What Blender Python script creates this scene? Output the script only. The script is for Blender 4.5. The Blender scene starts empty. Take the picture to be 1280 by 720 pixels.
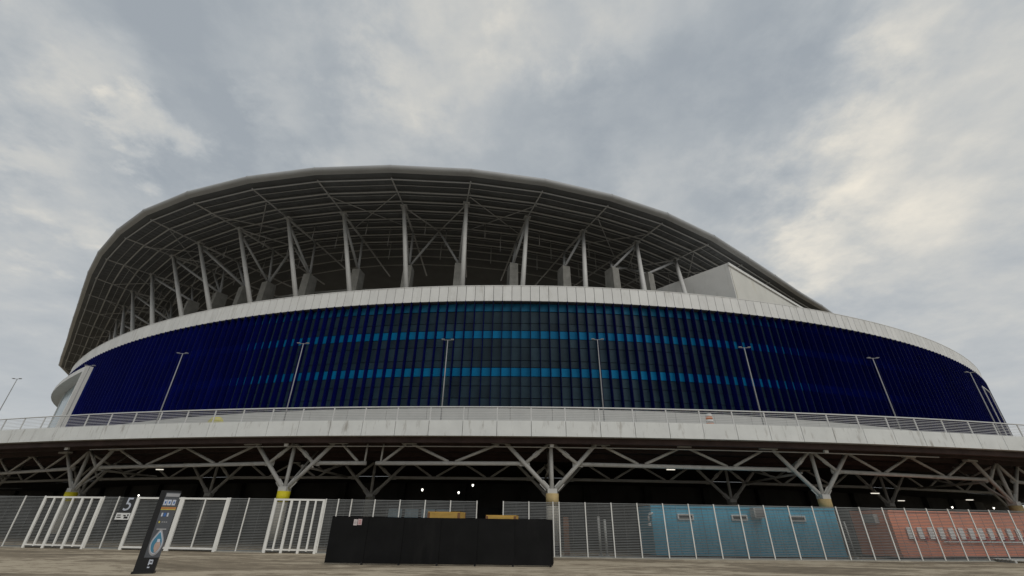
import bpy, math, random
from math import sin, cos, pi, radians, atan2, hypot, sqrt
from mathutils import Vector, Matrix
random.seed(7)
SC = bpy.context.scene
COL = SC.collection

# ------------------------------------------------------------------ camera
PITCH, ROLL = radians(28.208), radians(0.8426)
cd = bpy.data.cameras.new("camera"); cam = bpy.data.objects.new("camera", cd); COL.objects.link(cam)
cd.sensor_width = 36.0; cd.lens = 15.364; cd.clip_start = 0.1; cd.clip_end = 6000
_c, _s, _cp, _sp = cos(ROLL), sin(ROLL), cos(PITCH), sin(PITCH)
_r = Vector((_c, -_s*_sp, _s*_cp)); _u = Vector((-_s, -_c*_sp, _c*_cp)); _b = Vector((0, -_cp, -_sp))
cam.matrix_world = Matrix(((_r.x, _u.x, _b.x, 0), (_r.y, _u.y, _b.y, 0), (_r.z, _u.z, _b.z, 1.6), (0, 0, 0, 1)))
SC.camera = cam
SC.view_settings.view_transform = 'Standard'; SC.view_settings.look = 'None'
SC.view_settings.gamma = 1.0; SC.view_settings.exposure = 0.0
SC.cycles.max_bounces = 6; SC.cycles.diffuse_bounces = 3

# ------------------------------------------------------------------ world: overcast sky
SUN_EL, SUN_AZ = radians(47), radians(150)       # azimuth clockwise from +Y: behind the camera, to its right
W = bpy.data.worlds.new("World"); SC.world = W; W.use_nodes = True
def build_world():
    nt = W.node_tree; N = nt.nodes; L = nt.links; N.clear()
    out = N.new('ShaderNodeOutputWorld'); bg = N.new('ShaderNodeBackground'); bg.inputs[1].default_value = 0.1
    L.new(bg.outputs[0], out.inputs[0])
    sky = N.new('ShaderNodeTexSky'); sky.sky_type = 'NISHITA'; sky.sun_disc = False
    sky.sun_elevation = SUN_EL; sky.sun_rotation = SUN_AZ
    tc = N.new('ShaderNodeTexCoord')
    sep = N.new('ShaderNodeSeparateXYZ'); L.new(tc.outputs['Generated'], sep.inputs[0])
    def m(op, a, b=None, cl=False):
        n = N.new('ShaderNodeMath'); n.operation = op; n.use_clamp = cl
        for i, v in enumerate((a, b)):
            if v is None: continue
            if isinstance(v, (int, float)): n.inputs[i].default_value = v
            else: L.new(v, n.inputs[i])
        return n.outputs[0]
    zz = m('ADD', m('MAXIMUM', sep.outputs[2], 0.0), 0.16)
    cb = N.new('ShaderNodeCombineXYZ'); L.new(m('DIVIDE', sep.outputs[0], zz), cb.inputs[0]); L.new(m('DIVIDE', sep.outputs[1], zz), cb.inputs[1])
    def noise(scale, det, rough, dist, off):
        mp = N.new('ShaderNodeMapping'); mp.inputs['Location'].default_value = off; L.new(cb.outputs[0], mp.inputs[0])
        n = N.new('ShaderNodeTexNoise'); n.inputs['Scale'].default_value = scale; n.inputs['Detail'].default_value = det
        n.inputs['Roughness'].default_value = rough; n.inputs['Distortion'].default_value = dist
        L.new(mp.outputs[0], n.inputs['Vector']); return n
    n1 = noise(1.7, 14, .60, .15, (3.1, 1.7, 0)); n2 = noise(5.6, 14, .60, .1, (7.3, 2.2, 4)); n3 = noise(0.55, 3, .5, .2, (1.2, 9.1, 2))
    # direction bent by noise, so that the brighter openings get cloud-like edges
    bend = N.new('ShaderNodeVectorMath'); bend.operation = 'SUBTRACT'; L.new(n2.outputs['Color'], bend.inputs[0]); bend.inputs[1].default_value = (.5, .5, .5)
    sc = N.new('ShaderNodeVectorMath'); sc.operation = 'SCALE'; L.new(bend.outputs[0], sc.inputs[0]); sc.inputs['Scale'].default_value = .30
    ad = N.new('ShaderNodeVectorMath'); ad.operation = 'ADD'; L.new(tc.outputs['Generated'], ad.inputs[0]); L.new(sc.outputs[0], ad.inputs[1])
    nm = N.new('ShaderNodeVectorMath'); nm.operation = 'NORMALIZE'; L.new(ad.outputs[0], nm.inputs[0])
    def blob(d, a0, a1, w):
        v = Vector(d).normalized(); dt = N.new('ShaderNodeVectorMath'); dt.operation = 'DOT_PRODUCT'
        L.new(nm.outputs[0], dt.inputs[0]); dt.inputs[1].default_value = v
        r = N.new('ShaderNodeMapRange'); r.interpolation_type = 'SMOOTHSTEP'; r.inputs[1].default_value = cos(radians(a1)); r.inputs[2].default_value = cos(radians(a0))
        L.new(dt.outputs['Value'], r.inputs[0]); return m('MULTIPLY', r.outputs[0], w)
    base = m('ADD', m('MULTIPLY', n1.outputs[0], .56), m('MULTIPLY', n2.outputs[0], .50))
    base = m('ADD', base, m('SUBTRACT', m('MULTIPLY', n3.outputs[0], .20), .035))
    tot = base
    for b in SKY_BLOBS:
        tot = m('ADD', tot, blob(*b))
    rp = N.new('ShaderNodeValToRGB'); L.new(tot, rp.inputs[0])
    e = rp.color_ramp.elements
    stops = [(.40, (.325, .358, .390)), (.54, (.385, .415, .438)), (.66, (.460, .480, .488)), (.78, (.560, .560, .535)), (.98, (.82, .765, .66))]
    e[0].position, e[0].color = stops[0][0], (*stops[0][1], 1); e[1].position, e[1].color = stops[-1][0], (*stops[-1][1], 1)
    for p, c in stops[1:-1]:
        k = e.new(p); k.color = (*c, 1)
    # pale murk towards the horizon
    hz = N.new('ShaderNodeMapRange'); hz.interpolation_type = 'SMOOTHSTEP'; hz.inputs[1].default_value = .52; hz.inputs[2].default_value = .0
    hz.inputs[3].default_value = 0; hz.inputs[4].default_value = .75; L.new(sep.outputs[2], hz.inputs[0])
    mh = N.new('ShaderNodeMix'); mh.data_type = 'RGBA'; L.new(hz.outputs[0], mh.inputs[0]); L.new(rp.outputs[0], mh.inputs[6]); mh.inputs[7].default_value = (.475, .490, .50, 1)
    k = N.new('ShaderNodeVectorMath'); k.operation = 'SCALE'; L.new(mh.outputs[2], k.inputs[0]); k.inputs['Scale'].default_value = 10.0 * SKY_GAIN
    mx = N.new('ShaderNodeMix'); mx.data_type = 'RGBA'; mx.inputs[0].default_value = .94
    L.new(sky.outputs[0], mx.inputs[6]); L.new(k.outputs[0], mx.inputs[7]); L.new(mx.outputs[2], bg.inputs[0])
SKY_GAIN = 1.10
def pix_dir(x, y):                                 # a bearing in the sky, from the camera's attitude
    v = _r*((x-640)/546.26) + _u*((360-y)/546.26) - _b
    return v.normalized()
SKY_BLOBS = [(pix_dir(1200, 240), 6, 24, 0.15), (pix_dir(1070, 270), 0, 11, 0.10), (pix_dir(1120, 110), 1, 9, 0.056), (pix_dir(570, 60), 2, 13, 0.160), (pix_dir(740, 0), 1, 12, 0.160), (pix_dir(470, 120), 0, 6, 0.064),
             (pix_dir(180, 165), 0, 4.5, 0.192), (pix_dir(130, 140), 1, 8, 0.104), (pix_dir(50, 90), 1, 9, 0.112), (pix_dir(85, 255), 0, 6, 0.144), (pix_dir(345, 130), 0, 5, 0.112), (pix_dir(20, 260), 2, 9, 0.080), (pix_dir(420, 185), 0, 5, 0.080),
             (pix_dir(290, 70), 3, 15, -0.120), (pix_dir(60, 190), 1, 8, -0.128), (pix_dir(180, 225), 1, 7, -0.104), (pix_dir(920, 140), 3, 15, -0.09), (pix_dir(700, 190), 2, 12, -0.112), (pix_dir(1000, 70), 1, 9, -0.080), (pix_dir(830, 110), 1, 7, -0.048), (pix_dir(270, 150), 1, 6, -0.064)]
build_world()

# ------------------------------------------------------------------ sun through the cloud
sd = bpy.data.lights.new("sun", 'SUN'); sd.energy = 1.25; sd.angle = radians(40); sd.color = (1, .96, .9)
sun = bpy.data.objects.new("sun", sd); COL.objects.link(sun)
sun.rotation_euler = Vector((-sin(SUN_AZ)*cos(SUN_EL), -cos(SUN_AZ)*cos(SUN_EL), -sin(SUN_EL))).to_track_quat('-Z', 'Y').to_euler()

# ------------------------------------------------------------------ materials
def mat(name, col, rough=.7, metal=0.0, spec=.3, var=.12, scale=1.5, streak=None, bump=0.0, emit=None, stretch=(1, 1, 1), rand=0.0):
    """principled with noise wear in world position; streak = (colour, amount) vertical runs of dirt"""
    mt = bpy.data.materials.new(name); mt.use_nodes = True; nt = mt.node_tree; N = nt.nodes; L = nt.links
    b = N['Principled BSDF']; b.inputs['Roughness'].default_value = rough; b.inputs['Metallic'].default_value = metal
    b.inputs['Specular IOR Level'].default_value = spec
    g = N.new('ShaderNodeNewGeometry'); mp = N.new('ShaderNodeMapping'); mp.inputs['Scale'].default_value = stretch; L.new(g.outputs['Position'], mp.inputs[0])
    n = N.new('ShaderNodeTexNoise'); n.inputs['Scale'].default_value = scale; n.inputs['Detail'].default_value = 8; n.inputs['Roughness'].default_value = .6
    L.new(mp.outputs[0], n.inputs['Vector'])
    r = N.new('ShaderNodeMapRange'); r.inputs[1].default_value = .3; r.inputs[2].default_value = .7; r.inputs[3].default_value = 1-var; r.inputs[4].default_value = 1+var
    L.new(n.outputs[0], r.inputs[0])
    val = r.outputs[0]
    if rand:
        oi = N.new('ShaderNodeObjectInfo'); rr = N.new('ShaderNodeMapRange'); rr.inputs[3].default_value = 1-rand; rr.inputs[4].default_value = 1+rand
        L.new(oi.outputs['Random'], rr.inputs[0]); q = N.new('ShaderNodeMath'); q.operation = 'MULTIPLY'; L.new(val, q.inputs[0]); L.new(rr.outputs[0], q.inputs[1]); val = q.outputs[0]
    sc = N.new('ShaderNodeVectorMath'); sc.operation = 'SCALE'; sc.inputs[0].default_value = col; L.new(val, sc.inputs['Scale'])
    c = sc.outputs[0]
    if streak:
        mp2 = N.new('ShaderNodeMapping'); mp2.inputs['Scale'].default_value = (1, 1, .22); L.new(g.outputs['Position'], mp2.inputs[0])
        n2 = N.new('ShaderNodeTexNoise'); n2.inputs['Scale'].default_value = streak[2] if len(streak) > 2 else 2.3; n2.inputs['Detail'].default_value = 6; n2.inputs['Roughness'].default_value = .65; L.new(mp2.outputs[0], n2.inputs['Vector'])
        r2 = N.new('ShaderNodeMapRange'); r2.inputs[1].default_value = .56; r2.inputs[2].default_value = .74; r2.inputs[4].default_value = streak[1]; L.new(n2.outputs[0], r2.inputs[0])
        mx = N.new('ShaderNodeMix'); mx.data_type = 'RGBA'; L.new(r2.outputs[0], mx.inputs[0]); L.new(c, mx.inputs[6]); mx.inputs[7].default_value = (*streak[0], 1); c = mx.outputs[2]
    L.new(c, b.inputs['Base Color'])
    if bump:
        bp = N.new('ShaderNodeBump'); bp.inputs['Strength'].default_value = bump; bp.inputs['Distance'].default_value = .03; L.new(n.outputs[0], bp.inputs['Height']); L.new(bp.outputs[0], b.inputs['Normal'])
    if emit:
        b.inputs['Emission Color'].default_value = (*emit[0], 1); b.inputs['Emission Strength'].default_value = emit[1]
    return mt
M = {}
M['fin'] = mat('navy_fin', (.0026, .0058, .098), .5, spec=.10, var=.25, scale=.5, stretch=(1, 1, .3), rand=.12)
M['finedge'] = mat('dark_fin_edge', (.0022, .0034, .022), .6, spec=.1)
_nt = M['fin'].node_tree; _t = _nt.nodes.new('ShaderNodeBsdfTransparent'); _m = _nt.nodes.new('ShaderNodeMixShader'); _m.inputs[0].default_value = .34; _t.inputs[0].default_value = (.10, .26, .80, 1)
_nt.links.new(_nt.nodes['Principled BSDF'].outputs[0], _m.inputs[1]); _nt.links.new(_t.outputs[0], _m.inputs[2]); _nt.links.new(_m.outputs[0], _nt.nodes['Material Output'].inputs[0])
M['glass'] = mat('dark_glass', (.020, .041, .055), .35, spec=.14, var=.25, scale=.4, rand=.25)
M['blueglass'] = mat('blue_glass', (.003, .155, .32), .4, spec=.08, var=.1, scale=.6, rand=.12)
M['topglass'] = mat('top_row_glass', (.012, .115, .205), .4, spec=.08, var=.12, scale=.6, rand=.15)  # greyer, duller blue used for the top row of panes
M['mullion'] = mat('dark_backing', (.008, .011, .02), .6)
M['white'] = mat('white_cladding', (.66, .655, .63), .55, var=.05, scale=.6, streak=((.40, .385, .34), .55, 1.2), rand=.05)
M['fascia'] = mat('stained_white_fascia', (.66, .67, .65), .6, var=.06, scale=1.2, streak=((.20, .17, .13), .65, 3.0), rand=.03)
M['plinth'] = mat('pale_plinth', (.40, .40, .385), .7, var=.07, scale=.8, streak=((.4, .39, .36), .4, 1.5))
M['lip'] = mat('roof_edge_metal', (.34, .345, .345), .45, var=.10, scale=.25, streak=((.25, .25, .245), .5, .4))
M['sheet'] = mat('roof_sheet', (.105, .110, .114), .75, var=.15, scale=.3, rand=.10)
M['rooftop'] = mat('roof_top', (.35, .35, .34), .6)
M['tube'] = mat('grey_steel_tube', (.325, .33, .33), .5, spec=.4, var=.08)
M['column'] = mat('pale_steel_column', (.47, .465, .445), .5, spec=.4, var=.06, scale=.6)
M['conc'] = mat('pier_concrete', (.23, .225, .205), .85, var=.2, scale=.9, streak=((.13, .125, .115), .6, 1.0))
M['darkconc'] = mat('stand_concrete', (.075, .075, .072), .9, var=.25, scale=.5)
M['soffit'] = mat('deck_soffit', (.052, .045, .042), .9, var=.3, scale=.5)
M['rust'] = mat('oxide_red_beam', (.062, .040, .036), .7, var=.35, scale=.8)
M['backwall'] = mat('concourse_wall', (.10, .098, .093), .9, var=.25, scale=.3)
M['strut'] = mat('deck_steel', (.54, .53, .50), .55, spec=.4, var=.10, scale=1.4, streak=((.3, .26, .2), .5, 1.6))
M['yellow'] = mat('yellow_band_paint', (.62, .53, .02), .6, var=.12, scale=2)
M['yelconc'] = mat('ochre_column_paint', (.46, .35, .17), .8, var=.16, scale=2.5, streak=((.28, .23, .15), .6, 3.0))
M['colconc'] = mat('column_concrete', (.36, .34, .29), .85, var=.14, scale=2)
M['rail'] = mat('galvanised_rail', (.55, .55, .54), .5, spec=.4, var=.08)
M['dullpole'] = mat('dull_lamp_post_paint', (.27, .27, .265), .6, var=.1)
M['fence'] = mat('galvanised_mesh', (.17, .175, .172), .6, spec=.3, var=.18, scale=1.0)
M['post'] = mat('white_post', (.72, .71, .67), .55, var=.06, scale=3, streak=((.4, .33, .25), .5, 5.0))
M['gate'] = mat('white_gate_paint', (.76, .75, .71), .5, var=.05, scale=3, streak=((.5, .42, .33), .4, 5.0))
M['hoard'] = mat('black_hoarding', (.0062, .0062, .0064), .65, spec=.15, var=.3, scale=1.5, rand=.08, streak=((.016, .0155, .015), .6, 1.6))
M['black'] = mat('black_plastic', (.010, .010, .011), .4, spec=.4)
M['print'] = mat('grey_print', (.085, .09, .10), .4, var=.1, scale=2)
M['signdark'] = mat('dark_sign', (.035, .036, .037), .6)
M['printlight'] = mat('pale_print', (.32, .32, .33), .5)
M['printwhite'] = mat('white_print', (.50, .53, .60), .5)
M['printblue'] = mat('blue_print', (.05, .13, .34), .5)
M['printteal'] = mat('teal_print', (.06, .20, .30), .5)
M['printorange'] = mat('orange_print', (.42, .19, .06), .5)
M['printskin'] = mat('beige_print', (.45, .33, .28), .5)
M['printyellow'] = mat('yellow_print', (.6, .5, .1), .5)
M['paper'] = mat('notice_paper', (.62, .55, .54), .8, var=.05)
M['paperred'] = mat('notice_paper_pink', (.55, .42, .42), .8, var=.08)
M['wood'] = mat('ochre_crate_wood', (.48, .30, .075), .75, var=.16, scale=6, stretch=(.3, 1, 1), rand=.1)
M['wooddk'] = mat('brown_crate_side', (.20, .10, .05), .8, var=.2, scale=6)
M['blue'] = mat('blue_cabin_paint', (.065, .38, .55), .5, spec=.35, var=.10, scale=.9, streak=((.04, .24, .36), .6, 2.0))
M['red'] = mat('salmon_cabin_paint', (.85, .31, .18), .6, var=.06, scale=.9, streak=((.62, .22, .15), .5, .8))
M['deepred'] = mat('red_paint', (.40, .03, .025), .6)
M['pane'] = mat('cabin_window_glass', (.02, .024, .028), .15, spec=.5)
M['frame'] = mat('white_window_frame', (.68, .68, .66), .5)
M['acgrey'] = mat('grey_unit', (.42, .42, .40), .6)
M['boardwhite'] = mat('bright_white_board', (.85, .85, .83), .5, var=.04)
M['rusty'] = mat('rusty_board', (.18, .085, .045), .85, var=.3, scale=4)
M['paleglass'] = mat('pale_glass', (.25, .34, .38), .2, spec=.5, var=.3, scale=3)
M['lamp'] = mat('lamp_glow', (.9, .9, .85), .4, emit=((1, .95, .85), 3.5))
M['tubeglow'] = mat('tube_glow', (.9, .9, .85), .4, emit=((1, .93, .8), 1.0))
M['orange'] = mat('orange_plastic', (.62, .19, .06), .5)
M['stuffyel'] = mat('yellow_sack', (.45, .41, .10), .8, var=.2, scale=5)
M['stain'] = mat('cream_stained_cladding', (.62, .61, .56), .6, var=.06, scale=.35, streak=((.50, .46, .35), .6, .35))

def ground_mat():
    mt = bpy.data.materials.new('pale_brown_paving'); mt.use_nodes = True; nt = mt.node_tree; N = nt.nodes; L = nt.links
    b = N['Principled BSDF']; b.inputs['Roughness'].default_value = .9; b.inputs['Specular IOR Level'].default_value = .15
    g = N.new('ShaderNodeNewGeometry')
    def nz(s, d, st=(1, 1, 1), ds=0):
        mp = N.new('ShaderNodeMapping'); mp.inputs['Scale'].default_value = st; L.new(g.outputs['Position'], mp.inputs[0])
        n = N.new('ShaderNodeTexNoise'); n.inputs['Scale'].default_value = s; n.inputs['Detail'].default_value = d; n.inputs['Roughness'].default_value = .62; n.inputs['Distortion'].default_value = ds
        L.new(mp.outputs[0], n.inputs['Vector']); return n.outputs[0]
    a = nz(.25, 6, (.5, 1.4, 1), 1.2); c = nz(2.4, 10, (.6, 1.3, 1), .5); d = nz(22, 5)
    def ad(x, y, k):
        n = N.new('ShaderNodeMath'); n.operation = 'MULTIPLY_ADD'; L.new(x, n.inputs[0]); n.inputs[1].default_value = k; L.new(y, n.inputs[2]); return n.outputs[0]
    s = ad(c, ad(d, a, .32), .55)
    r = N.new('ShaderNodeValToRGB'); L.new(s, r.inputs[0]); e = r.color_ramp.elements
    e[0].position = .70; e[0].color = (.135, .112, .082, 1); e[1].position = 1.18; e[1].color = (.42, .36, .27, 1)
    k = e.new(.92); k.color = (.25, .207, .150, 1)
    L.new(r.outputs[0], b.inputs['Base Color'])
    bp = N.new('ShaderNodeBump'); bp.inputs['Strength'].default_value = .35; bp.inputs['Distance'].default_value = .02; L.new(s, bp.inputs['Height']); L.new(bp.outputs[0], b.inputs['Normal'])
    return mt
M['ground'] = ground_mat()

# ------------------------------------------------------------------ mesh helpers
class MB:
    def __init__(s): s.v = []; s.f = []; s.sm = []
    def box(s, c, size, ax=(1, 0, 0), ay=None, az=None):
        ax = Vector(ax).normalized(); az = Vector(az or (0, 0, 1)).normalized(); ay = Vector(ay).normalized() if ay else az.cross(ax).normalized()
        c = Vector(c); h = [x/2 for x in size]; o = len(s.v)
        for sx in (-1, 1):
            for sy in (-1, 1):
                for sz in (-1, 1): s.v.append(c + ax*(sx*h[0]) + ay*(sy*h[1]) + az*(sz*h[2]))
        for q in ((0, 1, 3, 2), (4, 6, 7, 5), (0, 4, 5, 1), (2, 3, 7, 6), (0, 2, 6, 4), (1, 5, 7, 3)): s.f.append([o+i for i in q]); s.sm.append(False)
        return s
    def bar(s, a, b, w, d, up=(0, 0, 1)):
        a, b = Vector(a), Vector(b); x = (b-a); ln = x.length; x.normalize(); up = Vector(up)
        y = up.cross(x)
        if y.length < 1e-4: y = Vector((1, 0, 0)).cross(x)
        y.normalize(); z = x.cross(y)
        return s.box((a+b)/2, (ln, w, d), x, y, z)
    def tube(s, a, b, r, n=8, r2=None, cap=True):
        return s.path([a, b], r, n, cap, r2)
    def path(s, pts, r, n=8, cap=True, r2=None):
        pts = [Vector(p) for p in pts]; o = len(s.v); m = len(pts)
        for i, p in enumerate(pts):
            t = (pts[min(i+1, m-1)] - pts[max(i-1, 0)]).normalized()
            ref = Vector((0, 0, 1)) if abs(t.z) < .9 else Vector((1, 0, 0))
            x = ref.cross(t).normalized(); y = t.cross(x); rr = r if r2 is None else r + (r2-r)*i/(m-1)
            for k in range(n): s.v.append(p + (x*cos(2*pi*k/n) + y*sin(2*pi*k/n))*rr)
        for i in range(m-1):
            for k in range(n):
                s.f.append([o+i*n+k, o+i*n+(k+1) % n, o+(i+1)*n+(k+1) % n, o+(i+1)*n+k]); s.sm.append(True)
        if cap:
            s.f.append([o+k for k in range(n)][::-1]); s.sm.append(False); s.f.append([o+(m-1)*n+k for k in range(n)]); s.sm.append(False)
        return s
    def quad(s, *p):
        o = len(s.v); s.v += [Vector(q) for q in p]; s.f.append(list(range(o, o+len(p)))); s.sm.append(False); return s
    def prism(s, poly, z0, z1):
        o = len(s.v); n = len(poly)
        s.v += [Vector((x, y, z0)) for x, y in poly] + [Vector((x, y, z1)) for x, y in poly]
        s.f += [[o+i for i in range(n)][::-1], [o+n+i for i in range(n)]] + [[o+i, o+(i+1) % n, o+n+(i+1) % n, o+n+i] for i in range(n)]
        s.sm += [False]*(n+2); return s
    def grid(s, rows, smooth=False, close=False):
        o = len(s.v); n = len(rows[0]); m = len(rows)
        for r in rows: s.v += [Vector(p) for p in r]
        for i in range(m-1):
            for k in range(n if close else n-1): s.f.append([o+i*n+k, o+i*n+(k+1) % n, o+(i+1)*n+(k+1) % n, o+(i+1)*n+k]); s.sm.append(smooth)
        return s
    def mesh(s, name, m):
        me = bpy.data.meshes.new(name); me.from_pydata([tuple(v) for v in s.v], [], s.f); me.polygons.foreach_set('use_smooth', s.sm)
        for x in (m if isinstance(m, (list, tuple)) else [m]): me.materials.append(M[x] if isinstance(x, str) else x)
        me.update(); return me
    def obj(s, name, m, parent=None, label=None, kind=None):
        return link(name, s.mesh(name, m), parent, label, kind)
def link(name, me, parent=None, label=None, kind=None):
    o = bpy.data.objects.new(name, me); COL.objects.link(o)
    if parent: o.parent = parent; o.matrix_parent_inverse = pinv(parent)
    if label: o['label'] = label
    if kind: o['kind'] = kind
    return o
PW = {}
def pinv(p):
    return PW.get(p.name, Matrix.Identity(4)).inverted()
def thing(name, label, cat, loc=(0, 0, 0), group=None):
    o = bpy.data.objects.new(name, None); o.empty_display_size = .3; o.location = loc; COL.objects.link(o); PW[o.name] = Matrix.Translation(loc)
    o['label'] = label; o['category'] = cat
    if group: o['group'] = group
    return o
def tag(o, label, cat, group=None):
    o['label'] = label; o['category'] = cat
    if group: o['group'] = group
    return o
def origin(o, c):                                    # move a top-level mesh's origin to its base
    o.data.transform(Matrix.Translation(-Vector(c))); o.location = c; return o
def copy_tree(src, delta, label):
    """copy a thing with its parts, moved by delta"""
    c = src.copy(); COL.objects.link(c); c.location = Vector(src.location) + Vector(delta); c['label'] = label
    def kids(a, b):
        for ch in [x for x in src_children[a.name]]:
            d = ch.copy(); COL.objects.link(d); d.parent = b; d.matrix_parent_inverse = ch.matrix_parent_inverse.copy()
            if ch.name in src_children: kids(ch, d)
    src_children = {}
    for o in COL.objects:
        if o.parent: src_children.setdefault(o.parent.name, []).append(o)
    if src.name in src_children: kids(src, c)
    return c
def text_mesh(txt, size, depth, m, name='lettering', shear=0.0):
    cu = bpy.data.curves.new('t', 'FONT'); cu.body = txt; cu.size = size; cu.extrude = depth; cu.align_x = 'CENTER'; cu.align_y = 'CENTER'; cu.resolution_u = 4; cu.shear = shear
    o = bpy.data.objects.new('t', cu); COL.objects.link(o); dg = bpy.context.evaluated_depsgraph_get(); me = bpy.data.meshes.new_from_object(o.evaluated_get(dg)); bpy.data.objects.remove(o)
    me.name = name; me.materials.clear(); me.materials.append(M[m]); return me

# ------------------------------------------------------------------ plan curves
RC = [-1.28830985, 0.83321685, 2.03508395, 16.10125588, 1.89049948, 88.20387078]
def fr(t):
    lo, hi = radians(-62), radians(60); u = min(max(t, lo), hi)
    r = 0
    for k in RC: r = r*u + k
    dr = (0)
    if t != u:
        e = 1e-4; a = b = 0
        for k in RC: a = a*u + k; b = b*(u+e) + k
        x = t-u; r += (b-a)/e*x*(1-.45*abs(x)/.6)
    return r
def fp(t, off=0.0):
    r = fr(t); p = Vector((r*sin(t), 140-r*cos(t), 0)); e = 1e-3; q = fr(t+e); d = Vector((q*sin(t+e), 140-q*cos(t+e), 0)) - p
    n = Vector((d.y, -d.x, 0)).normalized(); return p + n*off, n, d.normalized()
# arc-length table
TT = [radians(-72 + .1*i) for i in range(1461)]; SS = [0.0]
for i in range(1, len(TT)): SS.append(SS[-1] + (fp(TT[i])[0]-fp(TT[i-1])[0]).length)
S0 = SS[720]
def ts(s):                                           # arc length from the centre -> angle
    s += S0; lo, hi = 0, len(SS)-1
    while hi-lo > 1:
        mid = (lo+hi)//2
        if SS[mid] <= s: lo = mid
        else: hi = mid
    return TT[lo] + (TT[hi]-TT[lo])*(s-SS[lo])/(SS[hi]-SS[lo])
def deck_y(x): return 26.35 + .0036*(x-5)**2
def fence_y(x): return 26.75 + (.0021 if x < 3 else .0034)*(x-3)**2
def col_y(x): return 27.9 + .0058*(x-3)**2

# ================================================================== SETTING: ground
g = MB(); R_ = 2500
g.quad((-R_, -R_, 0), (R_, -R_, 0), (R_, R_, 0), (-R_, R_, 0))
o = g.obj('ground', 'ground'); o['kind'] = 'structure'

# ================================================================== STADIUM
stad = thing('stadium', 'huge oval stadium with navy finned glass front, white parapet band and grey overhanging roof', 'stadium', (0, 52, 0))
PAN = 1.232; NB = 92
Z0, Z1, Z2 = 13.5, 27.5, 29.75
PT0 = -49.0
GL = -.9                                             # glass line behind the fin tips
# --- facade core wall, plinth
def ring(off, z0, z1, t0, t1, n, th=.4):
    ts_ = [t0+(t1-t0)*i/n for i in range(n+1)]
    a = [fp(t, off)[0] for t in ts_]; b = [fp(t, off-th)[0] for t in ts_]
    return MB().grid([[(p.x, p.y, z0) for p in a], [(p.x, p.y, z1) for p in a], [(p.x, p.y, z1) for p in b], [(p.x, p.y, z0) for p in b], [(p.x, p.y, z0) for p in a]])
TA, TB = ts(-NB*PAN), ts(NB*PAN)
fac = ring(GL-.12, 6.6, 29.4, TA, TB, 150, .5).obj('facade', 'mullion', stad)
# plinth panels below the fins
pl_t = [ts(-NB*PAN + i*PAN*4) for i in range(NB//2+1)]
for i in range(len(pl_t)-1):
    a, b = fp(pl_t[i], -.05)[0], fp(pl_t[i+1], -.05)[0]; d = (b-a).normalized(); n = Vector((d.y, -d.x, 0))
    MB().box(((a+b)/2 - n*.1 + Vector((0, 0, 10.0))), ((b-a).length-.04, .2, 6.8), d).obj('plinth_panel', 'plinth', fac)
# fins, panes, parapet panels: each shares one mesh
fm = MB().box((0, (.06+GL)/2, (Z0+Z1)/2), (.07, .06-GL, Z1-Z0)); fin_me = fm.mesh('fin', ['fin', 'finedge'])
for pg in fin_me.polygons:
    if pg.normal.y > .9: pg.material_index = 1
par_me = MB().box((0, -.16, (Z1+Z2)/2+.02), (PAN-.06, .12, Z2-Z1)).mesh('parapet_panel', 'white')
def place(o, t, off=0):
    p, n, d = fp(t, off); o.matrix_local = Matrix(((d.x, -n.x*-1, 0, p.x), (d.y, n.y, 0, p.y), (0, 0, 1, 0), (0, 0, 0, 1)))
    return o
def placed(name, me, t, par, off=0, tw=0):
    p, n, d = fp(t, off); o = bpy.data.objects.new(name, me); COL.objects.link(o); o.parent = par
    o.matrix_parent_inverse = pinv(stad) if par is stad else Matrix.Identity(4)
    Mx = Matrix(((d.x, n.x, 0, p.x), (d.y, n.y, 0, p.y), (0, 0, 1, 0), (0, 0, 0, 1)))
    o.matrix_basis = Mx @ Matrix.Rotation(tw, 4, 'Z'); return o
fm = MB().box((0, (.06+GL)/2, (25.36+Z1)/2), (.07, .06-GL, Z1-25.36)); fin_short = fm.mesh('fin', ['fin', 'finedge'])
for i in range(-NB, NB+1): placed('fin', fin_me if ts(i*PAN) > radians(PT0-.15) else fin_short, ts(i*PAN), fac)
band = ring(-.24, Z1-.04, Z2-.05, TA, TB, 150, 1.1).obj('parapet', 'darkconc', stad)
for i in range(-NB, NB): placed('parapet_panel', par_me, ts((i+.5)*PAN), band, 0, random.uniform(-.010, .010))
# panes: (z0, z1, kind)
ROWS = [(26.34, 27.42, 'b'), (24.63, 26.22, 'g'), (23.60, 24.55, 'g'), (22.50, 23.52, 'b'), (21.32, 22.42, 'g'), (19.56, 21.24, 'g'), (18.64, 19.48, 'g'), (17.50, 18.56, 'b'), (16.31, 17.42, 'g'), (14.82, 16.23, 'g'), (13.52, 14.74, 'g')]
pane_me = {}
for r, (a, b, k) in enumerate(ROWS): pane_me[r] = MB().box((0, 0, (a+b)/2), (PAN-.07, .06, b-a)).mesh('pane', 'topglass' if r == 0 else 'blueglass' if k == 'b' else 'glass')
rest = {'b': MB(), 'g': MB()}
for i in range(-NB, NB):
    t = ts((i+.5)*PAN); p, n, d = fp(t, GL)
    for r, (a, b, k) in enumerate(ROWS):
        if t < radians(PT0) and r > 0: continue
        if (k == 'b' and -50 <= i < 50) or (k == 'g' and -18 <= i < 19):
            placed('blue_pane' if k == 'b' else 'dark_pane', pane_me[r], t, fac, GL, random.uniform(-.006, .006))
        else: rest[k].box((p.x, p.y, (a+b)/2), (PAN-.07, .06, b-a), d)
rest['b'].obj('blue_pane', 'blueglass', fac, kind='stuff'); rest['g'].obj('dark_pane', 'glass', fac, kind='stuff')
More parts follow.
